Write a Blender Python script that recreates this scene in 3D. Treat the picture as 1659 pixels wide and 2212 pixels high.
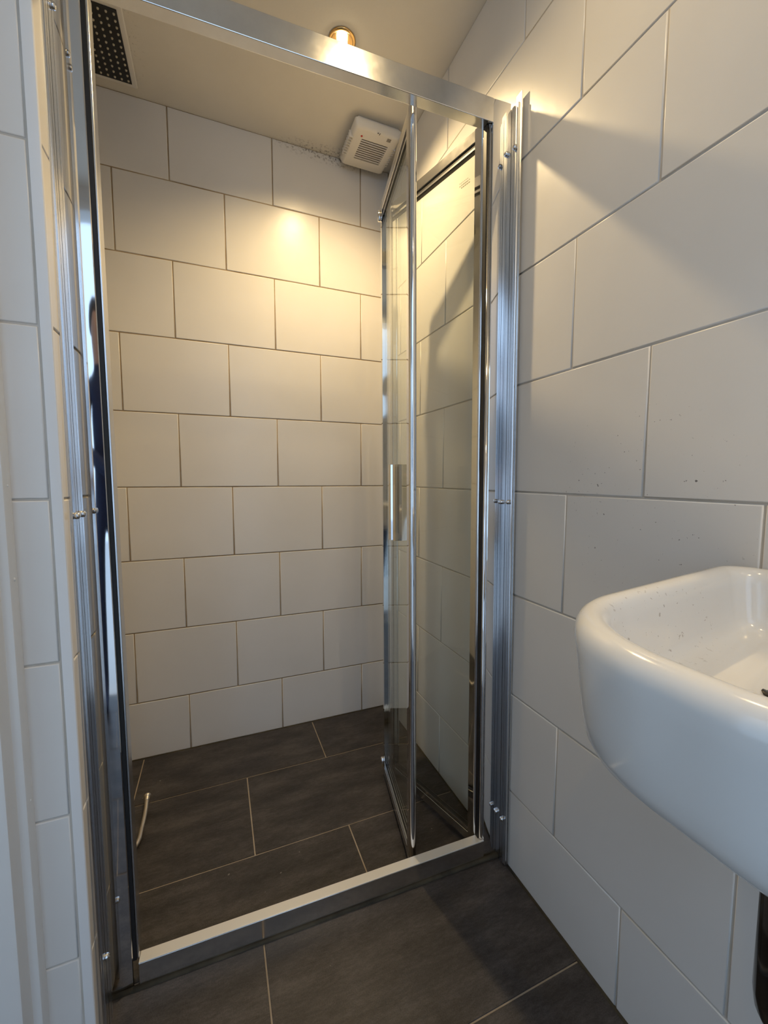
import bpy, bmesh, math, random
from mathutils import Vector, Matrix

random.seed(7)
for o in list(bpy.data.objects):
    bpy.data.objects.remove(o)
scene = bpy.context.scene
COL = scene.collection

# ------------------------------------------------------------------ camera
FPX = 889.94
cam_d = bpy.data.cameras.new('camera')
cam_d.sensor_fit = 'HORIZONTAL'
cam_d.sensor_width = 36.0
cam_d.lens = FPX / 1659.0 * 36.0
cam_d.clip_start = 0.01
cam_d.clip_end = 60
cam = bpy.data.objects.new('camera', cam_d)
COL.objects.link(cam)
yaw, pitch, roll = 0.3860, -0.0828, 0.0019
fwd = Vector((math.sin(yaw) * math.cos(pitch), math.cos(yaw) * math.cos(pitch), math.sin(pitch)))
rgt = Vector((math.cos(yaw), -math.sin(yaw), 0))
upv = rgt.cross(fwd)
r2 = rgt * math.cos(roll) + upv * math.sin(roll)
u2 = upv * math.cos(roll) - rgt * math.sin(roll)
M = Matrix((r2, u2, -fwd)).transposed().to_4x4()
M.translation = (-0.662, -1.5903, 0.9868)
cam.matrix_world = M
scene.camera = cam

# ------------------------------------------------------------------ world, exposure
world = bpy.data.worlds.new('daylight_sky')
scene.world = world
world.use_nodes = True
bg = world.node_tree.nodes['Background']
bg.inputs['Color'].default_value = (0.53, 0.73, 1.0, 1)
bg.inputs['Strength'].default_value = 1.82
LAMP_W = 41.0
LAMP_COL = (1.0, 0.735, 0.377)
vs = scene.view_settings
vs.view_transform = 'Standard'
vs.look = 'None'
vs.gamma = 1.0
vs.use_curve_mapping = False
vs.exposure = 0.0
scene.cycles.adaptive_min_samples = 16
scene.cycles.max_bounces = 5
scene.cycles.diffuse_bounces = 3
scene.cycles.glossy_bounces = 4
scene.cycles.transparent_max_bounces = 12
scene.cycles.caustics_reflective = False
scene.cycles.caustics_refractive = False
scene.cycles.adaptive_threshold = 0.05
scene.cycles.sample_clamp_indirect = 4.0


# ------------------------------------------------------------------ materials
def new_mat(name):
    m = bpy.data.materials.new(name)
    m.use_nodes = True
    nt = m.node_tree
    return m, nt, nt.nodes['Principled BSDF']


def simple(name, col, rough=0.5, metal=0.0, spec=0.5, coat=0.0):
    m, nt, b = new_mat(name)
    b.inputs['Base Color'].default_value = (*col, 1)
    b.inputs['Roughness'].default_value = rough
    b.inputs['Metallic'].default_value = metal
    b.inputs['Specular IOR Level'].default_value = spec
    b.inputs['Coat Weight'].default_value = coat
    return m


def N(nt, typ, **kw):
    n = nt.nodes.new(typ)
    for k, v in kw.items():
        if k.startswith('i_'):
            n.inputs[k[2:].replace('_', ' ')].default_value = v
        else:
            setattr(n, k, v)
    return n


def noise(nt, scale, detail=3.0, rough=0.5, vec=None):
    n = N(nt, 'ShaderNodeTexNoise')
    n.inputs['Scale'].default_value = scale
    n.inputs['Detail'].default_value = detail
    n.inputs['Roughness'].default_value = rough
    if vec is not None:
        nt.links.new(vec, n.inputs['Vector'])
    return n


def ramp(nt, fac, stops):
    r = N(nt, 'ShaderNodeValToRGB')
    e = r.color_ramp.elements
    while len(e) < len(stops):
        e.new(0.5)
    for i, (p, c) in enumerate(stops):
        e[i].position = p
        e[i].color = c if len(c) == 4 else (*c, 1)
    nt.links.new(fac, r.inputs['Fac'])
    return r


def math_n(nt, op, a, b=None, clamp=False):
    n = N(nt, 'ShaderNodeMath', operation=op, use_clamp=clamp)
    for i, v in enumerate((a, b)):
        if v is None:
            continue
        if isinstance(v, (int, float)):
            n.inputs[i].default_value = v
        else:
            nt.links.new(v, n.inputs[i])
    return n.outputs[0]


def mixc(nt, fac, a, b):
    n = N(nt, 'ShaderNodeMix', data_type='RGBA')
    if isinstance(fac, (int, float)):
        n.inputs[0].default_value = fac
    else:
        nt.links.new(fac, n.inputs[0])
    for i, v in ((6, a), (7, b)):
        if isinstance(v, tuple):
            n.inputs[i].default_value = (*v, 1) if len(v) == 3 else v
        else:
            nt.links.new(v, n.inputs[i])
    return n.outputs[2]


def bump(nt, b, height, strength, dist):
    n = N(nt, 'ShaderNodeBump')
    n.inputs['Strength'].default_value = strength
    n.inputs['Distance'].default_value = dist
    nt.links.new(height, n.inputs['Height'])
    nt.links.new(n.outputs[0], b.inputs['Normal'])


def blob(nt, pos, centre, radii):
    """soft ellipsoidal mask around a point of the place (for stains with a place of their own)"""
    s = N(nt, 'ShaderNodeVectorMath', operation='SUBTRACT')
    nt.links.new(pos, s.inputs[0])
    s.inputs[1].default_value = centre
    d = N(nt, 'ShaderNodeVectorMath', operation='DIVIDE')
    nt.links.new(s.outputs[0], d.inputs[0])
    d.inputs[1].default_value = radii
    l = N(nt, 'ShaderNodeVectorMath', operation='LENGTH')
    nt.links.new(d.outputs[0], l.inputs[0])
    return math_n(nt, 'SUBTRACT', 1.0, l.outputs['Value'], clamp=True)


def speck_mask(nt, pos, scale, thresh, mask):
    sc_ = N(nt, 'ShaderNodeVectorMath', operation='MULTIPLY')
    nt.links.new(pos, sc_.inputs[0])
    sc_.inputs[1].default_value = (1, 1, 1.0)
    n = noise(nt, scale, 2.0, 0.6, sc_.outputs[0])
    t = math_n(nt, 'SUBTRACT', n.outputs['Fac'], thresh)
    t = math_n(nt, 'MULTIPLY', t, 30.0, clamp=True)
    mm = math_n(nt, 'MULTIPLY', mask, 2.5, clamp=True)
    return math_n(nt, 'MULTIPLY', t, mm)


def tile_material():
    m, nt, b = new_mat('white_wall_tile')
    geo = N(nt, 'ShaderNodeNewGeometry')
    pos = geo.outputs['Position']
    info = N(nt, 'ShaderNodeObjectInfo')
    big = noise(nt, 3.0, 3.0, 0.55, pos)
    c0 = ramp(nt, big.outputs['Fac'], [(0.3, (0.70, 0.675, 0.64)), (0.7, (0.755, 0.73, 0.70))]).outputs[0]
    var = math_n(nt, 'MULTIPLY', info.outputs['Random'], 0.25)
    c1 = mixc(nt, var, c0, (0.72, 0.70, 0.67))
    # splashes on the wall above the basin
    mk = blob(nt, pos, (0.0, -1.10, 0.95), (0.12, 0.20, 0.19))
    cl = noise(nt, 11.0, 2.0, 0.5, pos)
    mk = math_n(nt, 'MULTIPLY', mk, math_n(nt, 'MULTIPLY', math_n(nt, 'SUBTRACT', cl.outputs['Fac'], 0.42), 8.0, clamp=True))
    sp = speck_mask(nt, pos, 135.0, 0.685, mk)
    c2 = mixc(nt, math_n(nt, 'MULTIPLY', sp, 0.85), c1, (0.09, 0.075, 0.07))
    # mildew along the ceiling by the fan
    mk2 = blob(nt, pos, (-0.23, 0.0, 2.185), (0.26, 0.10, 0.045))
    n2 = noise(nt, 95.0, 4.0, 0.7, pos)
    t2 = math_n(nt, 'MULTIPLY', math_n(nt, 'SUBTRACT', n2.outputs['Fac'], 0.52), 12.0, clamp=True)
    t2 = math_n(nt, 'MULTIPLY', t2, math_n(nt, 'MULTIPLY', mk2, 1.6, clamp=True))
    c3 = mixc(nt, math_n(nt, 'MULTIPLY', t2, 0.8), c2, (0.10, 0.075, 0.05))
    nt.links.new(c3, b.inputs['Base Color'])
    b.inputs['Roughness'].default_value = 0.30
    b.inputs['Specular IOR Level'].default_value = 0.42
    w = noise(nt, 14.0, 2.0, 0.5, pos)
    f = noise(nt, 260.0, 2.0, 0.5, pos)
    h = math_n(nt, 'ADD', math_n(nt, 'MULTIPLY', w.outputs['Fac'], 1.0), math_n(nt, 'MULTIPLY', f.outputs['Fac'], 0.05))
    bump(nt, b, h, 0.22, 0.002)
    return m


def grout_material(name, ca, cb):
    m, nt, b = new_mat(name)
    geo = N(nt, 'ShaderNodeNewGeometry')
    n = noise(nt, 9.0, 4.0, 0.6, geo.outputs['Position'])
    r = ramp(nt, n.outputs['Fac'], [(0.35, ca), (0.65, cb)])
    nt.links.new(r.outputs[0], b.inputs['Base Color'])
    b.inputs['Roughness'].default_value = 0.9
    return m


def floor_tile_material():
    m, nt, b = new_mat('charcoal_floor_tile')
    geo = N(nt, 'ShaderNodeNewGeometry')
    mp = N(nt, 'ShaderNodeMapping')
    mp.inputs['Scale'].default_value = (1.0, 3.2, 1.0)
    nt.links.new(geo.outputs['Position'], mp.inputs['Vector'])
    n1 = noise(nt, 6.0, 5.0, 0.62, mp.outputs[0])
    n2 = noise(nt, 60.0, 4.0, 0.7, mp.outputs[0])
    n3 = noise(nt, 420.0, 2.0, 0.6, geo.outputs['Position'])
    s = math_n(nt, 'ADD', math_n(nt, 'MULTIPLY', n1.outputs['Fac'], 0.5), math_n(nt, 'MULTIPLY', n2.outputs['Fac'], 0.28))
    s = math_n(nt, 'ADD', s, math_n(nt, 'MULTIPLY', n3.outputs['Fac'], 0.22))
    r = ramp(nt, s, [(0.40, (0.018, 0.016, 0.0165)), (0.5, (0.040, 0.0355, 0.036)), (0.62, (0.080, 0.072, 0.070))])
    # tiny pale grains of grit
    g = noise(nt, 75.0, 1.0, 0.4, geo.outputs['Position'])
    gm = math_n(nt, 'MULTIPLY', math_n(nt, 'SUBTRACT', g.outputs['Fac'], 0.80), 40.0, clamp=True)
    c = mixc(nt, math_n(nt, 'MULTIPLY', gm, 0.5), r.outputs[0], (0.35, 0.33, 0.30))
    nt.links.new(c, b.inputs['Base Color'])
    b.inputs['Roughness'].default_value = 0.46
    b.inputs['Specular IOR Level'].default_value = 0.45
    bump(nt, b, s, 0.35, 0.0015)
    return m


def ceiling_material():
    m, nt, b = new_mat('cream_ceiling_paint')
    geo = N(nt, 'ShaderNodeNewGeometry')
    pos = geo.outputs['Position']
    n = noise(nt, 4.0, 4.0, 0.6, pos)
    r = ramp(nt, n.outputs['Fac'], [(0.3, (0.70, 0.66, 0.585)), (0.7, (0.755, 0.715, 0.64))])
    mk2 = blob(nt, pos, (-0.22, 0.0, 2.18), (0.24, 0.05, 0.10))
    n2 = noise(nt, 110.0, 4.0, 0.7, pos)
    t2 = math_n(nt, 'MULTIPLY', math_n(nt, 'SUBTRACT', n2.outputs['Fac'], 0.52), 10.0, clamp=True)
    t2 = math_n(nt, 'MULTIPLY', t2, math_n(nt, 'MULTIPLY', mk2, 1.6, clamp=True))
    # dust ring round the black shower head
    mk3 = blob(nt, pos, (-0.855, -0.17, 2.18), (0.05, 0.16, 0.1))
    n3 = noise(nt, 130.0, 3.0, 0.7, pos)
    t3 = math_n(nt, 'MULTIPLY', math_n(nt, 'SUBTRACT', n3.outputs['Fac'], 0.60), 10.0, clamp=True)
    t3 = math_n(nt, 'MULTIPLY', math_n(nt, 'MULTIPLY', t3, mk3), 0.6)
    c = mixc(nt, math_n(nt, 'MULTIPLY', t2, 0.7), r.outputs[0], (0.10, 0.08, 0.06))
    c = mixc(nt, t3, c, (0.12, 0.09, 0.06))
    nt.links.new(c, b.inputs['Base Color'])
    b.inputs['Roughness'].default_value = 0.75
    f = noise(nt, 160.0, 3.0, 0.6, pos)
    bump(nt, b, f.outputs['Fac'], 0.2, 0.001)
    return m


def metal_material(name, col, rough, streak=0.0, aniso=0.0):
    m, nt, b = new_mat(name)
    geo = N(nt, 'ShaderNodeNewGeometry')
    b.inputs['Metallic'].default_value = 1.0
    n = noise(nt, 40.0, 4.0, 0.65, geo.outputs['Position'])
    r = ramp(nt, n.outputs['Fac'], [(0.35, tuple(c * (1 - streak) for c in col)), (0.65, col)])
    nt.links.new(r.outputs[0], b.inputs['Base Color'])
    rr = N(nt, 'ShaderNodeMapRange')
    nt.links.new(n.outputs['Fac'], rr.inputs['Value'])
    rr.inputs['To Min'].default_value = rough * 0.8
    rr.inputs['To Max'].default_value = rough * 1.2
    nt.links.new(rr.outputs[0], b.inputs['Roughness'])
    return m


def glass_material():
    m = bpy.data.materials.new('pale_green_glass')
    m.use_nodes = True
    nt = m.node_tree
    nt.nodes.clear()
    out = N(nt, 'ShaderNodeOutputMaterial')
    tr = N(nt, 'ShaderNodeBsdfTransparent')
    tr.inputs['Color'].default_value = (0.98, 0.99, 0.972, 1)
    gl = N(nt, 'ShaderNodeBsdfGlossy')
    gl.inputs['Roughness'].default_value = 0.01
    gl.inputs['Color'].default_value = (0.95, 0.98, 0.95, 1)
    lw = N(nt, 'ShaderNodeLayerWeight')          # the same from both sides of the pane
    lw.inputs['Blend'].default_value = 0.5
    f5 = math_n(nt, 'POWER', lw.outputs['Facing'], 5.0)
    fr_ = math_n(nt, 'ADD', math_n(nt, 'MULTIPLY', f5, 0.90), 0.036, clamp=True)
    mx = N(nt, 'ShaderNodeMixShader')
    nt.links.new(fr_, mx.inputs[0])
    nt.links.new(tr.outputs[0], mx.inputs[1])
    nt.links.new(gl.outputs[0], mx.inputs[2])
    nt.links.new(mx.outputs[0], out.inputs['Surface'])
    return m


def ceramic_material():
    m, nt, b = new_mat('white_glazed_ceramic')
    geo = N(nt, 'ShaderNodeNewGeometry')
    pos = geo.outputs['Position']
    mk = blob(nt, pos, (-0.27, -1.31, 0.83), (0.22, 0.06, 0.05))
    sp = speck_mask(nt, pos, 170.0, 0.66, mk)
    c = mixc(nt, math_n(nt, 'MULTIPLY', sp, 0.55), (0.80, 0.785, 0.76), (0.25, 0.19, 0.14))
    nt.links.new(c, b.inputs['Base Color'])
    b.inputs['Roughness'].default_value = 0.16
    b.inputs['Coat Weight'].default_value = 0.3
    b.inputs['Coat Roughness'].default_value = 0.05
    return m


def emit(name, col, strength):
    m = bpy.data.materials.new(name)
    m.use_nodes = True
    nt = m.node_tree
    nt.nodes.clear()
    out = N(nt, 'ShaderNodeOutputMaterial')
    e = N(nt, 'ShaderNodeEmission')
    e.inputs['Color'].default_value = (*col, 1)
    e.inputs['Strength'].default_value = strength
    nt.links.new(e.outputs[0], out.inputs['Surface'])
    return m


def hose_material():
    m, nt, b = new_mat('ribbed_steel_hose')
    b.inputs['Metallic'].default_value = 1.0
    b.inputs['Base Color'].default_value = (0.72, 0.66, 0.58, 1)
    b.inputs['Roughness'].default_value = 0.35
    return m


MT = dict(
    tile=tile_material(),
    grout_back=grout_material('tan_grout', (0.25, 0.165, 0.08), (0.40, 0.31, 0.205)),
    grout_pale=grout_material('pale_grout', (0.50, 0.45, 0.38), (0.60, 0.55, 0.49)),
    grout_floor=grout_material('beige_floor_grout', (0.30, 0.25, 0.195), (0.42, 0.36, 0.29)),
    floor=floor_tile_material(),
    ceiling=ceiling_material(),
    white_paint=simple('white_gloss_paint', (0.76, 0.755, 0.74), 0.35),
    plaster=simple('white_plaster', (0.72, 0.71, 0.69), 0.8),
    trim_white=simple('white_plastic_trim', (0.78, 0.775, 0.77), 0.35),
    chrome=simple('polished_chrome', (0.78, 0.78, 0.79), 0.05, 1.0),
    brushed=metal_material('bright_aluminium', (0.80, 0.79, 0.77), 0.17, 0.06),
    lit_top=simple('lit_top_aluminium', (0.80, 0.78, 0.74), 0.32, 0.35),  # dull finish that makes the threshold's top face read as lit
    satin=simple('satin_aluminium', (0.66, 0.67, 0.69), 0.24, 1.0),
    rubber=simple('black_rubber', (0.008, 0.008, 0.009), 0.5),
    glass=glass_material(),
    ceramic=ceramic_material(),
    black_gloss=simple('black_gloss_plastic', (0.008, 0.0075, 0.008), 0.12),
    fan_white=simple('off_white_plastic', (0.74, 0.71, 0.665), 0.42),
    dark_slot=simple('dark_grille_back', (0.09, 0.07, 0.05), 0.8),
    head_black=simple('black_shower_plate', (0.006, 0.006, 0.006), 0.35),
    nozzle=simple('pale_silicone_nozzle', (0.52, 0.48, 0.36), 0.6),
    red=simple('red_indicator', (0.55, 0.05, 0.03), 0.4),
    etch=simple('etched_glass', (0.42, 0.38, 0.30), 0.7),
    ink=simple('grey_print', (0.15, 0.13, 0.12), 0.6),
    brass=metal_material('warm_brass', (0.80, 0.52, 0.22), 0.18, 0.05),
    bulb=emit('halogen_glow', (1.0, 0.80, 0.50), 42.0),
    hose=hose_material(),
    sealant=grout_material('grimy_sealant', (0.020, 0.018, 0.012), (0.075, 0.062, 0.040)),
    drain_dark=simple('dark_drain', (0.03, 0.028, 0.025), 0.35, 0.6),
    hall_floor=simple('pale_paving', (0.55, 0.54, 0.52), 0.8),
)


# ------------------------------------------------------------------ geometry helpers
def link(name, me, mat, parent=None, smooth=False):
    o = bpy.data.objects.new(name, me)
    COL.objects.link(o)
    if mat is not None and not me.materials:
        me.materials.append(MT[mat])
    if parent is not None:
        o.parent = parent
    if smooth:
        for p in me.polygons:
            p.use_smooth = True
    return o


def mesh_from_bm(name, bm):
    me = bpy.data.meshes.new(name)
    bm.normal_update()
    bm.to_mesh(me)
    bm.free()
    return me


def box_bm(bm, lo, hi):
    vs_ = [bm.verts.new((x, y, z)) for x in (lo[0], hi[0]) for y in (lo[1], hi[1]) for z in (lo[2], hi[2])]
    for f in ((0, 1, 3, 2), (4, 6, 7, 5), (0, 4, 5, 1), (2, 3, 7, 6), (0, 2, 6, 4), (1, 5, 7, 3)):
        bm.faces.new([vs_[i] for i in f])


def box(name, lo, hi, mat, parent=None, bev=0.0, seg=2):
    bm = bmesh.new()
    box_bm(bm, lo, hi)
    if bev:
        bmesh.ops.bevel(bm, geom=bm.edges[:], offset=bev, segments=seg, profile=0.5, affect='EDGES')
    return link(name, mesh_from_bm(name, bm), mat, parent)


def boxes(name, lst, mat, parent=None):
    bm = bmesh.new()
    for lo, hi in lst:
        box_bm(bm, lo, hi)
    return link(name, mesh_from_bm(name, bm), mat, parent)


def extrude_profile(name, pts, z0, z1, mat, parent=None, smooth_angle=None, axis='Z'):
    """closed 2-D outline (x, y) extruded along z (or (y,z) along x with axis 'X')"""
    bm = bmesh.new()
    def V(p, t):
        return (p[0], p[1], t) if axis == 'Z' else (t, p[0], p[1])
    a = [bm.verts.new(V(p, z0)) for p in pts]
    b = [bm.verts.new(V(p, z1)) for p in pts]
    n = len(pts)
    for i in range(n):
        j = (i + 1) % n
        bm.faces.new((a[i], a[j], b[j], b[i]))
    bm.faces.new(list(reversed(a)))
    bm.faces.new(b)
    bmesh.ops.recalc_face_normals(bm, faces=bm.faces[:])
    me = mesh_from_bm(name, bm)
    o = link(name, me, mat, parent)
    if smooth_angle:
        me.set_sharp_from_angle(angle=smooth_angle) if hasattr(me, 'set_sharp_from_angle') else None
        for p in me.polygons:
            p.use_smooth = True
    return o


def lathe(name, prof, mat, parent=None, seg=32, centre=(0, 0, 0), axis=Vector((0, 0, 1))):
    bm = bmesh.new()
    q = Vector((0, 0, 1)).rotation_difference(axis.normalized())
    rings = []
    for r, z in prof:
        if r < 1e-6:
            rings.append([bm.verts.new(q @ Vector((0, 0, z)) + Vector(centre))])
        else:
            rings.append([bm.verts.new(q @ Vector((r * math.cos(2 * math.pi * k / seg), r * math.sin(2 * math.pi * k / seg), z)) + Vector(centre)) for k in range(seg)])
    for a, b in zip(rings[:-1], rings[1:]):
        for k in range(seg):
            k2 = (k + 1) % seg
            va, vb = a[k % len(a)], a[k2 % len(a)]
            vc, vd = b[k2 % len(b)], b[k % len(b)]
            fs = []
            for v in (va, vb, vc, vd):
                if v not in fs:
                    fs.append(v)
            if len(fs) >= 3:
                bm.faces.new(fs)
    bmesh.ops.recalc_face_normals(bm, faces=bm.faces[:])
    return link(name, mesh_from_bm(name, bm), mat, parent, smooth=True)


def tube(name, pts, rad, mat, parent=None, seg=12, rib=0.0):
    bm = bmesh.new()
    P = [Vector(p) for p in pts]
    rings = []
    up = Vector((0, 0, 1))
    for i, p in enumerate(P):
        t = (P[min(i + 1, len(P) - 1)] - P[max(i - 1, 0)]).normalized()
        s = t.cross(up)
        if s.length < 1e-4:
            s = t.cross(Vector((1, 0, 0)))
        s.normalize()
        w = s.cross(t)
        rr = (rad[i] if isinstance(rad, list) else rad)
        if rib and i % 2:
            rr *= (1 - rib)
        rings.append([bm.verts.new(p + (s * math.cos(2 * math.pi * k / seg) + w * math.sin(2 * math.pi * k / seg)) * rr) for k in range(seg)])
    for a, b in zip(rings[:-1], rings[1:]):
        for k in range(seg):
            bm.faces.new((a[k], a[(k + 1) % seg], b[(k + 1) % seg], b[k]))
    bm.faces.new(rings[0])
    bm.faces.new(list(reversed(rings[-1])))
    bmesh.ops.recalc_face_normals(bm, faces=bm.faces[:])
    return link(name, mesh_from_bm(name, bm), mat, parent, smooth=True)


def bez(pts, n):
    """Catmull-Rom through points"""
    P = [Vector(p) for p in pts]
    P = [2 * P[0] - P[1]] + P + [2 * P[-1] - P[-2]]
    out = []
    for i in range(1, len(P) - 2):
        for k in range(n):
            t = k / n
            a, b, c, d = P[i - 1], P[i], P[i + 1], P[i + 2]
            out.append(0.5 * ((2 * b) + (c - a) * t + (2 * a - 5 * b + 4 * c - d) * t * t + (3 * b - a - 3 * c + d) * t ** 3))
    out.append(P[-2])
    return out


def tag(o, label, cat, kind=None, group=None):
    o['label'] = label
    o['category'] = cat
    if kind:
        o['kind'] = kind
    if group:
        o['group'] = group
    return o


def empty(name, loc=(0, 0, 0)):
    o = bpy.data.objects.new(name, None)
    o.empty_display_size = 0.05
    o.location = loc
    COL.objects.link(o)
    return o


# ------------------------------------------------------------------ tiles
H = 2.18
ROW = [0.0] + [0.2037 + 0.25 * k for k in range(8)] + [H]
TW = 0.3296
GAP = 0.0031
_tile_cache = {}


def tile_mesh(w, h, th, bev):
    key = (round(w, 4), round(h, 4), th, bev)
    if key not in _tile_cache:
        bm = bmesh.new()
        box_bm(bm, (0, 0, 0), (w, h, th))
        top = [e for e in bm.edges if all(v.co.z > th - 1e-6 for v in e.verts)]
        bmesh.ops.bevel(bm, geom=top, offset=bev, segments=2, profile=0.5, affect='EDGES')
        me = mesh_from_bm('tile', bm)
        big = w * h * 0.5
        for p in me.polygons:          # flat face, softly rounded edge
            p.use_smooth = p.area < big and abs(p.normal.z) > 0.02
        _tile_cache[key] = me
    return _tile_cache[key]


def lay_tiles(parent, origin, U, V, us, v0, v1, mat, gap=GAP, th=0.006, bev=0.0019):
    """one row of tiles: cuts us along U, between v0 and v1 along V; faces U x V"""
    U, V = Vector(U), Vector(V)
    W = U.cross(V)
    for a, b in zip(us[:-1], us[1:]):
        w, h = b - a - gap, v1 - v0 - gap
        if w < 0.004 or h < 0.004:
            continue
        me = tile_mesh(w, h, th, bev)
        o = bpy.data.objects.new('tile', me)
        if not me.materials:
            me.materials.append(MT[mat])
        COL.objects.link(o)
        # a hair of unevenness in depth
        off = -th + random.uniform(-0.0003, 0.0002)
        p = Vector(origin) + U * (a + gap / 2) + V * (v0 + gap / 2) + W * off
        mm = Matrix((U, V, W)).transposed().to_4x4()
        mm.translation = p
        o.parent = parent
        o.matrix_world = mm


def cuts(lo, hi, first):
    c = [lo]
    k = math.ceil((lo - first) / TW - 1e-6)
    while first + k * TW < hi - 1e-4:
        v = first + k * TW
        if v > lo + 0.004:
            c.append(v)
        k += 1
    c.append(hi)
    return c


GR = 0.0019   # grout sits this far behind the tile face
XI = -1.20    # inner side of the shower
XN = -0.876   # end face of the wall return
YN = -0.838   # its front face
YF = -1.96    # wall behind the camera, with the doorway
XL = -1.40    # far left of the washroom

wall_back = box('wall_back', (XI - 0.1, GR, -0.05), (0.1, 0.10, H + 0.02), 'grout_back')
tag(wall_back, 'cream glossy tiled back wall of the shower', 'wall', 'structure')
for r in range(9):
    first = -(0.116 if r % 2 == 0 else 0.2784)
    cs = cuts(XI, 0.0, first)
    lay_tiles(wall_back, (0, 0, 0), (1, 0, 0), (0, 0, 1), cs, ROW[r], ROW[r + 1], 'tile')

wall_right = box('wall_right', (GR, YF - 0.15, -0.05), (0.10, 0.10, H + 0.02), 'grout_pale')
tag(wall_right, 'long white tiled wall running past the shower and the basin', 'wall', 'structure')
for r in range(9):
    first = -1.1133 if r % 2 == 0 else -0.9509
    cs = cuts(YF, 0.0, first)
    # U must run so that U x V faces -x : U = -y, V = z
    lay_tiles(wall_right, (0, 0, 0), (0, -1, 0), (0, 0, 1), [-c for c in reversed(cs)], ROW[r], ROW[r + 1], 'tile')

wall_left = boxes('wall_left', [((XL, YN + GR, -0.05), (XN - GR, -0.70 - GR, H + 0.02)),
                                ((XI - 0.1, -0.71, -0.05), (XI - GR, 0.02, H + 0.02))], 'grout_pale')
tag(wall_left, 'white tiled wall return left of the shower opening', 'wall', 'structure')
for r in range(9):
    lay_tiles(wall_left, (0, YN, 0), (1, 0, 0), (0, 0, 1), [-1.217, -0.8915], ROW[r], ROW[r + 1], 'tile', gap=0.003)
    lay_tiles(wall_left, (XN, 0, 0), (0, 1, 0), (0, 0, 1), [YN + 0.0015, -0.70], ROW[r], ROW[r + 1], 'tile')
    lay_tiles(wall_left, (0, -0.70, 0), (-1, 0, 0), (0, 0, 1), [-XN, -XN + 0.32], ROW[r], ROW[r + 1], 'tile')
    cs = cuts(0.0, 0.70, 0.12 if r % 2 else 0.28)
    lay_tiles(wall_left, (XI, -0.70, 0), (0, 1, 0), (0, 0, 1), cs, ROW[r], ROW[r + 1], 'tile')

trim_1 = extrude_profile('trim_1', [(-0.8898, YN + 0.004), (-0.8898, YN + 0.0003), (-0.8895, YN - 0.0008), (-0.8785, YN - 0.0008), (-0.8765, YN - 0.0003),
                                    (-0.8754, YN + 0.0012), (-0.8754, YN + 0.004), (-0.879, YN + 0.006)], 0.0, H, 'trim_white', smooth_angle=0.6)
tag(trim_1, 'slim white edge strip on the outer corner of the tiled return', 'trim', 'structure')

# painted door casing at the far left, stepping out towards the viewer
door_1 = empty('door_1', (-1.30, YN, 0))
tag(door_1, 'white painted door casing at the left edge of the photo', 'door', 'structure')
def casing(name, pts):
    o = extrude_profile(name, pts, 0.0, 2.10, 'white_paint', smooth_angle=0.5)
    o.parent = door_1
    o.matrix_parent_inverse = Matrix.Translation((1.30, -YN, 0))
    return o
casing('architrave', [(-0.9360, YN), (-0.9362, YN - 0.018), (-0.9375, YN - 0.0205), (-0.9400, YN - 0.0212), (-0.9480, YN - 0.0212), (-0.9488, YN - 0.023),
                      (-0.9492, YN - 0.044), (-0.9505, YN - 0.047), (-0.9535, YN - 0.048), (-1.000, YN - 0.048), (-1.000, YN)])
casing('jamb', [(-1.000, YN), (-1.000, YN - 0.03), (-1.04, YN - 0.03), (-1.04, YN)])
casing('door_leaf', [(-1.04, YN), (-1.04, YN - 0.018), (-1.395, YN - 0.018), (-1.395, YN)])
for (px_, pz_, s_) in ((-0.9363, 0.840, 0.0022), (-0.9366, 0.50, 0.0018), (-0.9365, 0.975, 0.0017)):
    lathe('paint_drip', [(0.0, -s_ * 1.6), (s_ * 0.8, -s_), (s_, 0), (s_ * 0.6, s_ * 0.9), (0, s_ * 1.2)], 'white_paint', door_1, 10, (px_ + 1.30, -0.010, pz_))

# ------------------------------------------------------------------ floor, ceiling, rest of the room
floor = box('floor', (XL - 0.1, YF - 0.16, -0.10), (0.1, 0.1, -GR), 'grout_floor')
tag(floor, 'dark charcoal tiled floor inside and outside the shower', 'floor', 'structure')
FG = 0.0034
def frow(y0, y1, xs):
    lay_tiles(floor, (0, y0, 0), (1, 0, 0), (0, 1, 0), xs, 0, y1 - y0, 'floor', gap=FG, th=0.008, bev=0.0008)
frow(-0.232, 0.0, [XI, -0.925, -0.330, 0.0])
frow(-0.535, -0.232, [XI, -0.596, 0.0])
frow(-0.735, -0.535, [XI, -0.940, -0.340, 0.0])
frow(-1.031, -0.735, [XL, -1.195, -0.597, 0.0])
frow(-1.331, -1.031, [XL, -0.900, -0.300, 0.0])
frow(-1.631, -1.331, [XL, -1.195, -0.597, 0.0])
frow(-1.931, -1.631, [XL, -0.900, -0.300, 0.0])
frow(YF - 0.15, -1.931, [XL, -1.195, -0.597, 0.0])

tube('sealant', [(-0.001, YF, -0.001), (-0.001, -1.2, -0.001), (-0.001, -0.80, -0.001)], 0.0042, 'sealant', floor, 8)
tube('sealant', [(XI, -0.001, -0.001), (-0.6, -0.001, -0.001), (0.0, -0.001, -0.001)], 0.0030, 'sealant', floor, 8)
tube('sealant', [(-0.001, -0.74, -0.001), (-0.001, -0.4, -0.001), (-0.001, 0.0, -0.001)], 0.0030, 'sealant', floor, 8)
ceiling = box('ceiling', (XL - 0.1, YF - 0.1, H), (0.1, 0.1, H + 0.08), 'ceiling')
tag(ceiling, 'flat cream painted ceiling', 'ceiling', 'structure')

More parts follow.
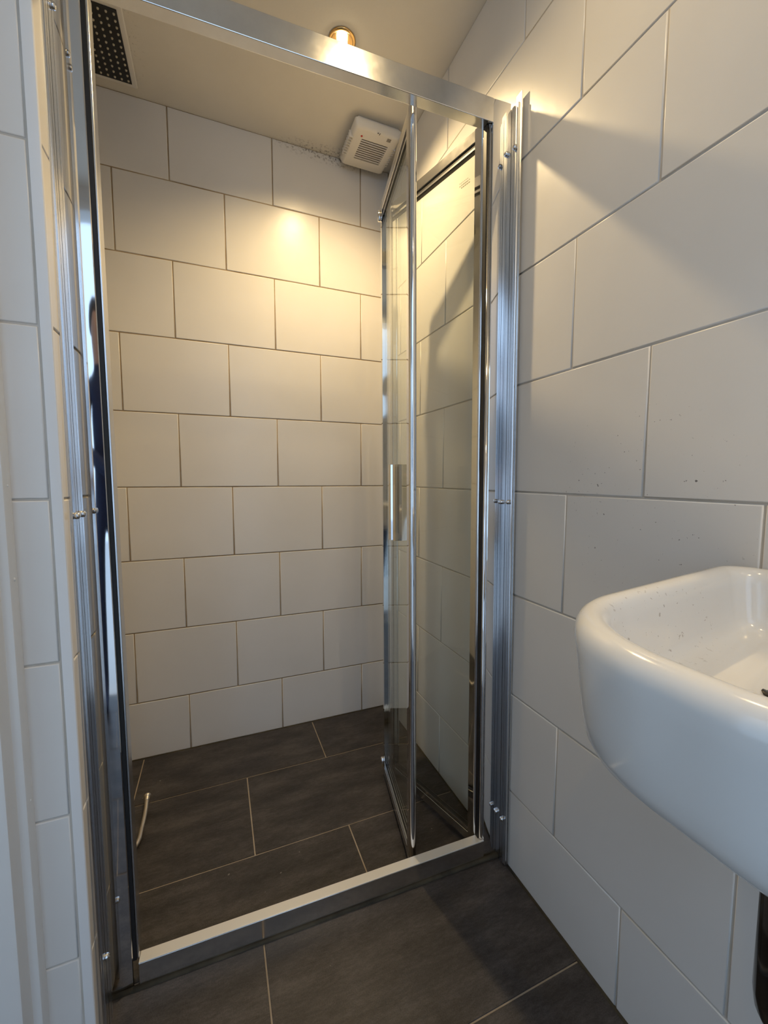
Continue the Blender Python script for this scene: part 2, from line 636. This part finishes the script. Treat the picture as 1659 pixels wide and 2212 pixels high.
DX0, DX1, DZ = -1.38, -0.22, 2.13
wall_front = boxes('wall_front', [((XL, YF - 0.12, -0.05), (DX0, YF, H)), ((DX1, YF - 0.12, -0.05), (GR, YF, H)), ((DX0, YF - 0.12, DZ), (DX1, YF, H))], 'plaster')
tag(wall_front, 'plain wall with the doorway behind the viewpoint', 'wall', 'structure')
WY0, WY1, WZ0, WZ1 = -1.82, -1.28, 0.45, 1.70
wall_side = boxes('wall_side', [((XL - 0.1, YF - 0.12, -0.05), (XL, WY0, H)), ((XL - 0.1, WY1, -0.05), (XL, YN + 0.1, H)),
                                ((XL - 0.1, WY0, -0.05), (XL, WY1, WZ0)), ((XL - 0.1, WY0, WZ1), (XL, WY1, H))], 'plaster')
tag(wall_side, 'plain plastered wall with a window, left of the viewpoint', 'wall', 'structure')
window_2 = boxes('window_2', [((XL - 0.07, WY0, WZ0), (XL - 0.03, WY0 + 0.05, WZ1)), ((XL - 0.07, WY1 - 0.05, WZ0), (XL - 0.03, WY1, WZ1)),
                              ((XL - 0.07, WY0 + 0.05, WZ0), (XL - 0.03, WY1 - 0.05, WZ0 + 0.05)), ((XL - 0.07, WY0 + 0.05, WZ1 - 0.05), (XL - 0.03, WY1 - 0.05, WZ1))], 'white_paint')
tag(window_2, 'white framed window in the side wall left of the viewpoint', 'window', 'structure')
box('pane', (XL - 0.053, WY0 + 0.05, WZ0 + 0.05), (XL - 0.048, WY1 - 0.05, WZ1 - 0.05), 'glass', window_2)
# outside the doorway: a pale paved terrace under the open sky
floor_terrace = box('floor_terrace', (-6.0, -9.0, -0.14), (6.0, YF - 0.16, -0.03), 'hall_floor')
tag(floor_terrace, 'pale paved terrace outside the doorway behind the viewpoint', 'floor', 'structure')
door_2 = boxes('door_2', [((DX0, YF - 0.11, 0.0), (DX0 + 0.04, YF - 0.01, DZ)), ((DX1 - 0.04, YF - 0.11, 0.0), (DX1, YF - 0.01, DZ)), ((DX0 + 0.04, YF - 0.11, DZ - 0.04), (DX1 - 0.04, YF - 0.01, DZ))], 'white_paint')
tag(door_2, 'white frame of the open doorway behind the viewpoint', 'door', 'structure')

# ------------------------------------------------------------------ shower enclosure
W = 0.8762
enc = empty('shower_enclosure')
tag(enc, 'chrome framed shower enclosure with a folded two-panel glass door', 'shower enclosure')
TH = -0.034
enc_m = Matrix.Translation((XN, -0.742, 0.0)) @ Matrix.Rotation(TH, 4, 'Z') @ Matrix.Rotation(-0.0095, 4, 'X') @ Matrix.Rotation(-0.004, 4, 'Y')
enc.matrix_world = enc_m

ZT = 1.840
# corner posts : gently convex polished face
def post(x0, x1, inner_right):
    n = 10
    pts = []
    w = x1 - x0
    for i in range(n + 1):
        t = i / n
        x = x0 + w * t
        s = t if inner_right else 1 - t
        pts.append((x, 0.0022 * s * s))
    if inner_right:
        pts += [(x1 + 0.0012, 0.0036), (x1 + 0.0014, 0.0060), (x1 + 0.0014, 0.032), (x0, 0.032)]
    else:
        pts += [(x1, 0.032), (x0 - 0.0014, 0.032), (x0 - 0.0014, 0.0060), (x0 - 0.0012, 0.0036)]
    return extrude_profile('post', pts, 0.0, ZT, 'chrome', enc, smooth_angle=0.35)
post(0.002, 0.0365, True)
post(0.8290, W - 0.002, False)
box('seal', (0.0380, 0.007, 0.050), (0.0435, 0.030, 1.787), 'rubber', enc)
box('closing_strip', (0.0435, 0.009, 0.050), (0.0475, 0.034, 1.787), 'satin', enc, 0.001)
box('hinge_seal', (0.8165, 0.010, 0.050), (0.8215, 0.028, 1.787), 'rubber', enc)
lathe('hinge_tube', [(0.0, 0.052), (0.0048, 0.052), (0.0052, 0.054), (0.0052, 1.785), (0.0, 1.786)], 'chrome', enc, 20, (0.8238, 0.0085, 0))

# head rail and threshold
box('head_rail', (0.0379, 0.0, 1.788), (0.8284, 0.026, 1.8395), 'brushed', enc, 0.0012)
box('threshold', (0.0475, -0.001, 0.0), (0.8284, 0.0225, 0.0488), 'brushed', enc, 0.0008)
box('threshold_lit_top', (0.0478, -0.0006, 0.0488), (0.8282, 0.0222, 0.0503), 'lit_top', enc, 0.0005)  # strip added over the threshold so its top looks brightly lit
tube('sealant', [(0.0, -0.002, -0.001), (0.3, -0.002, -0.002), (0.6, -0.002, -0.002), (0.829, -0.002, -0.001), (W - 0.004, -0.003, 0.0)], [0.0060, 0.0045, 0.0045, 0.0055, 0.008], 'sealant', enc, 10)

# ribbed wall channels, screwed on beside the posts
def channel(side):
    # outline in (x, y): x away from the wall side
    d = 0.0105
    y0, y1 = (0.006, -0.036) if side > 0 else (-0.029, -0.075)
    k_ = (y0 - y1) / 0.047
    out = [(0.0, 0.0), (d, 0.0), (d, 0.0085), (d - 0.0011, 0.0085), (d - 0.0011, 0.0098), (d, 0.0098), (d, 0.0225),
           (d - 0.0035, 0.0225), (d - 0.0035, 0.0245), (d, 0.0245), (d, 0.0325), (d - 0.0011, 0.0325), (d - 0.0011, 0.0338), (d, 0.0338), (d, 0.0395),
           (d - 0.0014, 0.0395), (d - 0.0014, 0.0460), (d - 0.0030, 0.0470), (0.0, 0.0470)]
    out = [(x, y0 - y * k_) for x, y in out]
    if side > 0:
        pts = [(W - x, y) for x, y in out]
    else:
        pts = out
    ch = extrude_profile('wall_channel', pts, 0.0, 1.815, 'satin', enc)
    xs = (W - 0.0022, W - 0.0002) if side > 0 else (0.0002, 0.0022)
    box('fixing_fin', (xs[0], y1 - 0.003, 0.0), (xs[1], y1 + 0.016, 1.838), 'brushed', ch)
    xx = W - d if side > 0 else d
    ax = Vector((-1, 0, 0)) if side > 0 else Vector((1, 0, 0))
    zs = ((0.000, 1.728), (-0.030, 1.722), (-0.003, 0.925), (-0.028, 0.926), (-0.001, 0.121), (-0.025, 0.119)) if side > 0 else \
         ((-0.038, 1.70), (-0.066, 1.70), (-0.040, 0.926), (-0.067, 0.925), (-0.054, 0.143))
    for y, z in zs:
        s = lathe('screw', [(0.0, 0.0080), (0.0024, 0.0077), (0.0046, 0.0062), (0.0055, 0.0040), (0.0055, 0.0), (0.0, -0.002)], 'chrome', ch, 16, (xx - ax.x * 0.0008, y, z), ax)
    return ch
channel(1)
channel(-1)

# folding door : two framed glass leaves meeting at a knuckle inside the shower
HD = 1.782
def leaf(p0, p1, z0, handle=False):
    d = Vector((p1[0] - p0[0], p1[1] - p0[1], 0))
    L = d.length
    d.normalize()
    g = box('door_leaf', (0.016, -0.0028, 0.02), (L - 0.016, 0.0028, HD - 0.02), 'glass')
    g.parent = enc
    mm = Matrix.Translation((p0[0], p0[1], z0)) @ Matrix.Rotation(math.atan2(d.y, d.x), 4, 'Z')
    g.matrix_basis = mm
    rr = 0.0095
    # nosed stiles
    for end in (0, 1):
        pts = []
        for i in range(13):
            a = math.pi / 2 + math.pi * i / 12
            pts.append((rr + rr * math.cos(a), rr * math.sin(a)))
        pts += [(0.026, -rr), (0.026, -0.006), (0.0235, -0.006), (0.0235, 0.006), (0.026, 0.006), (0.026, rr)]
        if end:
            pts = [(L - x, y) for x, y in pts]
        extrude_profile('stile', pts, 0.0, HD, 'chrome', g, smooth_angle=0.5)
    box('bottom_rail', (0.026, -0.009, 0.001), (L - 0.026, 0.009, 0.024), 'satin', g, 0.0008)
    box('top_rail', (0.026, -0.009, HD - 0.027), (L - 0.026, 0.009, HD - 0.001), 'brushed', g, 0.0008)
    for nm, za, zb, m, hw in (('gasket', HD - 0.034, HD - 0.027, 'rubber', 0.0065), ('glazing_bead', HD - 0.0405, HD - 0.034, 'satin', 0.0060), ('gasket', HD - 0.0430, HD - 0.0405, 'rubber', 0.0048),
                              ('gasket', 0.024, 0.027, 'rubber', 0.0060), ('glazing_bead', 0.027, 0.034, 'brushed', 0.0072), ('gasket', 0.034, 0.0365, 'rubber', 0.0048)):
        box(nm, (0.0262, -hw, za), (L - 0.0262, hw, zb), m, g)
    return g, L

def loc2(x, y):
    v = enc_m.inverted() @ Vector((x, y, 0.93))
    return (v.x, v.y)
leafA, LA = leaf(loc2(-0.055, -0.739), loc2(-0.149, -0.386), 0.018)
leafB, LB = leaf(loc2(-0.2345, -0.7215), loc2(-0.171, -0.386), 0.018)
# faint etched stamp near the top of the nearer leaf
boxes('etched_mark', [((0.052 + 0.006 * k, -0.0032, HD - 0.098), (0.0562 + 0.006 * k, -0.0029, HD - 0.0955)) for k in range(5)] +
      [((0.052 + 0.005 * k, -0.0032, HD - 0.0915), (0.0548 + 0.005 * k, -0.0029, HD - 0.0895)) for k in range(6)], 'etch', leafA)
boxes('etched_mark', [((0.052 + 0.006 * k, 0.0029, HD - 0.098), (0.0562 + 0.006 * k, 0.0032, HD - 0.0955)) for k in range(5)] +
      [((0.052 + 0.005 * k, 0.0029, HD - 0.0915), (0.0548 + 0.005 * k, 0.0032, HD - 0.0895)) for k in range(6)], 'etch', leafA)
# knuckle hinge pieces on the far fold
for z in (1.735, 0.02):
    lathe('hinge_knuckle', [(0.0, 0.0), (0.005, 0.0), (0.005, 0.030), (0.0, 0.030)], 'chrome', leafB, 12, (LB - 0.003, 0.012, z))
# faceted chrome pull near the fold
zc = 0.903
prof = [(0.0, 0.0029), (0.0, 0.020), (0.007, 0.024), (0.012, 0.024), (0.0155, 0.018), (0.018, 0.018), (0.021, 0.027), (0.027, 0.031), (0.034, 0.031), (0.034, 0.025), (0.029, 0.022), (0.029, 0.0029)]
x_h = LB - 0.238
extrude_profile('handle', [(x_h + x, y) for x, y in prof], zc - 0.099, zc + 0.099, 'chrome', leafB)

# ------------------------------------------------------------------ lights in the ceiling
def spotlight(x, y, label, power, spread=146):
    t = empty('ceiling_spotlight', (x, y, H))
    tag(t, label, 'spotlight', group='ceiling spotlights')
    lathe('trim_ring', [(0.0370, 0.0), (0.0372, -0.0022), (0.0350, -0.0042), (0.0310, -0.0046), (0.0290, -0.0030), (0.0285, 0.0)], 'brass', t, 40)
    lathe('reflector', [(0.0288, -0.0030), (0.0220, -0.0016), (0.0120, -0.0008), (0.0, -0.0006)], 'brass', t, 32)
    lathe('bulb', [(0.0130, -0.0010), (0.0142, -0.0050), (0.0128, -0.0100), (0.0080, -0.0140), (0.0, -0.0155)], 'bulb', t, 24)
    ld = bpy.data.lights.new('halogen_beam', 'SPOT')
    ld.energy = power
    ld.color = LAMP_COL
    ld.spot_size = math.radians(spread)
    ld.spot_blend = 1.0
    ld.shadow_soft_size = 0.012
    lo = bpy.data.objects.new('halogen_beam', ld)
    COL.objects.link(lo)
    lo.parent = t
    lo.location = (0, 0, -0.030)
    return t
spotlight(-0.307, -0.405, 'small lit brass-ringed spotlight in the ceiling above the head rail', LAMP_W)
spotlight(-0.307, -1.150, 'second brass-ringed ceiling spotlight nearer the doorway, above the top of the photo', LAMP_W * 0.22, 172)
spotlight(-0.307, -1.895, 'brass-ringed ceiling spotlight farthest from the shower, just inside the doorway', LAMP_W * 0.37)

# ------------------------------------------------------------------ shower head
sh = empty('rain_shower', (-0.9655, -0.163, H))
tag(sh, 'square black shower head with rows of pale nozzles set in the ceiling', 'shower head')
box('bezel', (-0.120, -0.122, -0.010), (0.117, 0.122, -0.0002), 'fan_white', sh, 0.003)
box('face_plate', (-0.1045, -0.1075, -0.0125), (0.1035, 0.1070, -0.0102), 'head_black', sh, 0.0006)
bm = bmesh.new()
for i in range(12):
    for j in range(12):
        cx, cy = -0.0955 + 0.0174 * i, -0.0965 + 0.01755 * j
        seg = 8
        a = [bm.verts.new((cx + 0.0030 * math.cos(k * math.pi / 4), cy + 0.0030 * math.sin(k * math.pi / 4), -0.0125)) for k in range(seg)]
        b = [bm.verts.new((cx + 0.0024 * math.cos(k * math.pi / 4), cy + 0.0024 * math.sin(k * math.pi / 4), -0.0150)) for k in range(seg)]
        for k in range(seg):
            bm.faces.new((a[k], a[(k + 1) % seg], b[(k + 1) % seg], b[k]))
        bm.faces.new(b)
bmesh.ops.recalc_face_normals(bm, faces=bm.faces[:])
nz = link('nozzles', mesh_from_bm('nozzles', bm), 'nozzle', sh)
nz['kind'] = 'stuff'

# ------------------------------------------------------------------ extractor fan
FX0, FX1, FY0, FY1 = -0.2050, -0.0400, -0.2150, -0.0270
fan = empty('extractor_fan', ((FX0 + FX1) / 2, (FY0 + FY1) / 2, H))
tag(fan, 'white square extractor fan with a slatted grille in the ceiling corner', 'extractor fan')
fx, fy = (FX1 - FX0) / 2, (FY1 - FY0) / 2
GX0, GX1, GY0, GY1 = -0.168 - fan.location.x, -0.072 - fan.location.x, -0.167 - fan.location.y, -0.076 - fan.location.y
box('back_box', (-fx + 0.012, -fy + 0.012, -0.018), (fx - 0.004, fy + 0.020, -0.0002), 'fan_white', fan, 0.003)
# cover: rounded tray with a real opening for the grille
def fan_cover():
    bm = bmesh.new()
    zt, zb = -0.016, -0.042
    def ring(x0, x1, y0, y1, r, z, n=5):
        vs_ = []
        for cx, cy, a0 in ((x1 - r, y1 - r, 0), (x0 + r, y1 - r, 90), (x0 + r, y0 + r, 180), (x1 - r, y0 + r, 270)):
            for k in range(n):
                a = math.radians(a0 + 90 * k / (n - 1))
                vs_.append(bm.verts.new((cx + r * math.cos(a), cy + r * math.sin(a), z)))
        return vs_
    rings = [ring(-fx, fx, -fy, fy, 0.008, zt), ring(-fx - 0.001, fx + 0.001, -fy - 0.001, fy + 0.001, 0.009, zt - 0.008),
             ring(-fx + 0.003, fx - 0.003, -fy + 0.003, fy - 0.003, 0.010, zt - 0.020),
             ring(-fx + 0.008, fx - 0.008, -fy + 0.008, fy - 0.008, 0.010, zb + 0.0015), ring(-fx + 0.012, fx - 0.012, -fy + 0.012, fy - 0.012, 0.010, zb),
             ring(GX0, GX1, GY0, GY1, 0.002, zb), ring(GX0, GX1, GY0, GY1, 0.002, zb + 0.010)]
    n = len(rings[0])
    for a, b in zip(rings[:-1], rings[1:]):
        for k in range(n):
            bm.faces.new((a[k], a[(k + 1) % n], b[(k + 1) % n], b[k]))
    bm.faces.new(rings[0])
    bmesh.ops.recalc_face_normals(bm, faces=bm.faces[:])
    me = mesh_from_bm('cover', bm)
    for p in me.polygons:
        p.use_smooth = True
    me.set_sharp_from_angle(angle=math.radians(38))
    return link('cover', me, 'fan_white', fan)
cover = fan_cover()
box('grille_well', (GX0, GY0, -0.033), (GX1, GY1, -0.0325), 'dark_slot', fan)  # one even dark sheet behind the slats
NS = 9
for k in range(NS):
    yy = GY0 + (GY1 - GY0) * (k + 0.78) / (NS + 0.55)
    bm = bmesh.new()
    box_bm(bm, (GX0, yy - 0.0026, -0.0424), (GX1, yy + 0.0026, -0.0395))
    bmesh.ops.rotate(bm, cent=(0, yy, -0.041), matrix=Matrix.Rotation(math.radians(24), 3, 'X'), verts=bm.verts[:])
    link('slat', mesh_from_bm('slat', bm), 'fan_white', fan)
# shallow ribs down the sides of the cover
for sx in (-1, 1):
    for k in range(8):
        yy = GY0 + 0.004 + 0.0115 * k
        box('rib', (sx * (fx - 0.004) - 0.010, yy, -0.0432), (sx * (fx - 0.004) + 0.003, yy + 0.0016, -0.022), 'fan_white', fan)
lathe('indicator', [(0.0, -0.0440), (0.0026, -0.0438), (0.0036, -0.0428), (0.0036, -0.0415)], 'red', fan, 14, (-0.172 - fan.location.x, -0.178 - fan.location.y, 0))
boxes('printed_mark', [((0.036, -0.0800 + 0.0036 * k, -0.0424), (0.050, -0.0800 + 0.0036 * k + 0.0020, -0.0419)) for k in range(4)], 'ink', fan)
boxes('slot', [((0.004, -0.0905, -0.0424), (0.0056, -0.082, -0.0418)), ((-0.0035, -0.090, -0.0424), (0.0, -0.0865, -0.0418))], 'rubber', fan)

# ------------------------------------------------------------------ hose on the shower floor
hp = bez([(-1.150, -0.640, 0.008), (-1.02, -0.545, 0.008), (-0.925, -0.455, 0.008), (-0.888, -0.395, 0.009), (-0.8825, -0.345, 0.012), (-0.8805, -0.295, 0.018), (-0.8815, -0.255, 0.026)], 22)
hose = empty('flexible_hose', (-0.95, -0.42, 0.0))
tag(hose, 'short ribbed metal hose lying on the dark shower floor', 'hose')
off = Vector((0.95, 0.42, 0))
tube('braid', [p + off for p in hp], 0.0062, 'hose', hose, 12, rib=0.14)
tip = hp[-1] + off
tdir = (hp[-1] - hp[-3]).normalized()
lathe('end_nut', [(0.0, -0.002), (0.0064, -0.002), (0.0070, 0.004), (0.0070, 0.010), (0.0100, 0.011), (0.0104, 0.016), (0.0085, 0.0185), (0.0045, 0.0185), (0.0045, 0.010), (0.0, 0.010)], 'hose', hose, 18, tip, tdir)

# ------------------------------------------------------------------ washbasin
BX0, BX1, BY1, YC = -0.414, -0.0015, -1.240, -1.436
basin = empty('washbasin', (BX1, YC, 0.70))
tag(basin, 'small white ceramic washbasin mounted beside the tiled right wall', 'washbasin')
bo = Vector(basin.location)

def outline(ins, z, R0=0.1344, m=0.165):
    """plan of the basin: straight front, soft front corners, sides widening to the wall"""
    hyp = math.hypot(1, m)
    F, Y, R = BX0 + ins, BY1 - ins * hyp, max(R0 - ins, 0.02)
    xb = BX1 - ins
    cx = F + R
    cy = Y + m * cx - R * hyp
    rb = max(0.036 - ins * 0.4, 0.016)
    bx = xb - rb
    by = Y + m * bx - rb * hyp
    half = []
    for k in range(8):
        a = (math.pi / 2 + math.atan(m)) * k / 7
        half.append((bx + rb * math.cos(a), by + rb * math.sin(a)))
    for k in range(22):
        a = math.pi / 2 + math.atan(m) + (math.pi / 2 - math.atan(m)) * k / 21
        half.append((cx + R * math.cos(a), cy + R * math.sin(a)))
    full = half + [(x, 2 * YC - y) for x, y in reversed(half)]
    return [Vector((x, y, z)) - bo for x, y in full]

DRX, DRY = -0.160, -1.393
def basin_mesh():
    bm = bmesh.new()
    # outside going up, over the rounded rim, down the bowl
    spec = []
    def S(inset, z):
        spec.append((inset, z))
    S(0.115, 0.728); S(0.080, 0.731); S(0.050, 0.736); S(0.031, 0.743); S(0.020, 0.753); S(0.0130, 0.766); S(0.0090, 0.785)
    S(0.0045, 0.815); S(0.0015, 0.842); S(0.0, 0.8530); S(0.0010, 0.8605); S(0.0040, 0.8662); S(0.0090, 0.8702); S(0.0145, 0.8713)
    S(0.0200, 0.8702); S(0.0245, 0.8668); S(0.0280, 0.8610); S(0.0300, 0.852); S(0.0330, 0.830); S(0.0370, 0.810)
    S(0.0410, 0.8015); S(0.0480, 0.7970)
    rings = []
    for ins, z in spec:
        ring = outline(ins, z)
        k = min(max((0.83 - z) / 0.06, 0.0), 1.0) if len(rings) < 9 else 0.0
        for v in ring:                       # the lower edge lifts towards the middle
            v.z += k * (0.010 - 0.030 * ((v.y + bo.y - YC) / 0.15) ** 2)
        rings.append([bm.verts.new(v) for v in ring])
    n = len(rings[0])
    # floor of the bowl falls gently to the waste
    base = rings[-1]
    for t, z in ((0.25, 0.7955), (0.5, 0.7940), (0.75, 0.7915), (0.9, 0.7890)):
        ring = []
        for k in range(n):
            p = base[k].co + bo
            c = Vector((DRX, DRY, 0))
            d = Vector((p.x - DRX, p.y - DRY, 0))
            rad = max(d.length, 1e-5)
            dd = d / rad
            rr = rad * (1 - t) + 0.0330 * t
            q = Vector((DRX + dd.x * rr, DRY + dd.y * rr, z))
            ring.append(bm.verts.new(q - bo))
        rings.append(ring)
    ring = []
    for k in range(n):
        p = base[k].co + bo
        d = Vector((p.x - DRX, p.y - DRY, 0)).normalized()
        ring.append(bm.verts.new(Vector((DRX + d.x * 0.0320, DRY + d.y * 0.0320, 0.780)) - bo))
    rings.append(ring)
    for a, b in zip(rings[:-1], rings[1:]):
        for k in range(n):
            bm.faces.new((a[k], a[(k + 1) % n], b[(k + 1) % n], b[k]))
    bm.faces.new(list(reversed(rings[0])))
    bm.faces.new(rings[-1])
    bmesh.ops.recalc_face_normals(bm, faces=bm.faces[:])
    return mesh_from_bm('bowl', bm)
bowl = link('bowl', basin_mesh(), 'ceramic', basin, smooth=True)
wz = bowl
lathe('waste', [(0.0, 0.0), (0.028, 0.0), (0.0308, 0.001), (0.0312, 0.0040), (0.0275, 0.0040), (0.023, 0.0015), (0.0, 0.001)], 'drain_dark', basin, 28, Vector((DRX, DRY, 0.7815)) - bo)

trap = empty('bottle_trap', (-0.168, -1.418, 0.45))
tag(trap, 'glossy black bottle trap hanging under the washbasin', 'bottle trap')
lathe('cup', [(0.0, 0.0), (0.016, 0.002), (0.027, 0.010), (0.0335, 0.024), (0.0355, 0.040), (0.0355, 0.150), (0.030, 0.155), (0.0, 0.156)], 'black_gloss', trap, 36)
lathe('collar', [(0.0, 0.150), (0.031, 0.150), (0.032, 0.154), (0.032, 0.172), (0.026, 0.178), (0.0, 0.178)], 'black_gloss', trap, 36)
lathe('inlet_pipe', [(0.0, 0.170), (0.0165, 0.170), (0.0165, 0.261), (0.0, 0.261)], 'black_gloss', trap, 24)
tube('outlet_pipe', [(0.02, 0, 0.115), (0.08, 0, 0.115), (0.167, 0, 0.115)], 0.0155, 'black_gloss', trap, 20)

# ------------------------------------------------------------------ the person in the doorway, mirrored in the left post
def person_material():
    m, nt, b = new_mat('navy_clothes_and_skin')
    geo = N(nt, 'ShaderNodeNewGeometry')
    pos = geo.outputs['Position']
    sep = N(nt, 'ShaderNodeSeparateXYZ')
    nt.links.new(pos, sep.inputs[0])
    head = math_n(nt, 'GREATER_THAN', sep.outputs['Z'], 1.475)
    hand = math_n(nt, 'GREATER_THAN', sep.outputs['Y'], -1.735)
    skin = math_n(nt, 'MAXIMUM', head, hand)
    n = noise(nt, 60.0, 3.0, 0.6, pos)
    cloth = ramp(nt, n.outputs['Fac'], [(0.3, (0.006, 0.012, 0.045)), (0.7, (0.012, 0.022, 0.075))]).outputs[0]
    nt.links.new(mixc(nt, skin, cloth, (0.55, 0.33, 0.24)), b.inputs['Base Color'])
    b.inputs['Roughness'].default_value = 0.75
    return m
MT['person'] = person_material()
MT['hair'] = simple('dark_brown_hair', (0.03, 0.018, 0.01), 0.6)
MT['phone'] = simple('dark_phone_back', (0.02, 0.02, 0.022), 0.25)

PX, PY = -0.90, -2.03
bm = bmesh.new()
sk = bm.verts.layers.skin.verify()
def jv(p, r, root=False):
    v = bm.verts.new(p)
    v[sk].radius = (r, r) if isinstance(r, (int, float)) else r
    v[sk].use_root = root
    return v
def chain(start, lst):
    for p, r in lst:
        v = jv(p, r)
        bm.edges.new((start, v))
        start = v
    return start
pel = jv((PX, PY, 0.93), (0.165, 0.115), True)
che = chain(pel, [((PX, PY + 0.01, 1.08), (0.135, 0.105)), ((PX, PY + 0.02, 1.25), (0.155, 0.115)), ((PX, PY + 0.02, 1.38), (0.125, 0.085))])
nk = chain(che, [((PX, PY + 0.03, 1.465), 0.052), ((PX, PY + 0.055, 1.535), 0.066), ((PX, PY + 0.065, 1.61), (0.078, 0.094)), ((PX, PY + 0.05, 1.685), (0.066, 0.08)), ((PX, PY + 0.045, 1.715), 0.04)])
chain(nk, [])
for sx in (-1, 1):
    chain(pel, [((PX + sx * 0.10, PY, 0.84), 0.088), ((PX + sx * 0.125, PY + 0.02, 0.49), 0.060), ((PX + sx * 0.135, PY - 0.01, 0.30), 0.054), ((PX + sx * 0.14, PY - 0.02, 0.085), 0.042), ((PX + sx * 0.145, PY + 0.05, 0.036), 0.036), ((PX + sx * 0.15, PY + 0.15, 0.027), 0.028)])
    wr = chain(che, [((PX + sx * 0.165, PY + 0.02, 1.375), 0.058), ((PX + sx * 0.235, PY + 0.09, 1.12), 0.044), ((-0.668 + sx * 0.115, -1.76, 1.015), 0.032), ((-0.668 + sx * 0.088, -1.69, 0.985), (0.026, 0.020))])
    pal = chain(wr, [((-0.668 + sx * 0.072, -1.645, 0.975), (0.020, 0.034))])
    for k, (dz, ln) in enumerate(((0.036, 0.020), (0.014, 0.024), (-0.010, 0.022), (-0.032, 0.016))):
        chain(pal, [((-0.668 + sx * 0.060, -1.622, 0.972 + dz), 0.0088), ((-0.668 + sx * (0.050 - ln * 0.35), -1.611, 0.972 + dz * 1.05), 0.0080), ((-0.668 + sx * (0.042 - ln), -1.6095, 0.972 + dz * 1.08), 0.0070)])
    chain(pal, [((-0.668 + sx * 0.058, -1.652, 1.004), 0.0100), ((-0.668 + sx * 0.040, -1.640, 1.020), 0.0090), ((-0.668 + sx * 0.026, -1.634, 1.022), 0.0080)])
me = bpy.data.meshes.new('person')
bm.to_mesh(me)
bm.free()
person = link('person', me, 'person')
md = person.modifiers.new('skin', 'SKIN')
md.use_smooth_shade = True
person.modifiers.new('soft', 'SUBSURF').levels = 1
person.modifiers['soft'].render_levels = 2
tag(person, 'person in dark blue clothes photographing from the doorway, mirrored in the left chrome post', 'person')
hair = lathe('hair', [(0.0, 0.120), (0.045, 0.112), (0.080, 0.085), (0.098, 0.040), (0.100, 0.0), (0.090, -0.02)], 'hair', person, 24, (PX, PY + 0.030, 1.635))

phone = box('smartphone', (-0.039, -0.004, -0.140), (0.039, 0.004, 0.014), 'phone', None, 0.003)
phone.matrix_world = Matrix.Translation((-0.668, -1.6215, 1.0)) @ Matrix.Rotation(-0.386, 4, 'Z')
tag(phone, 'slim dark phone held by the person in the doorway', 'phone')
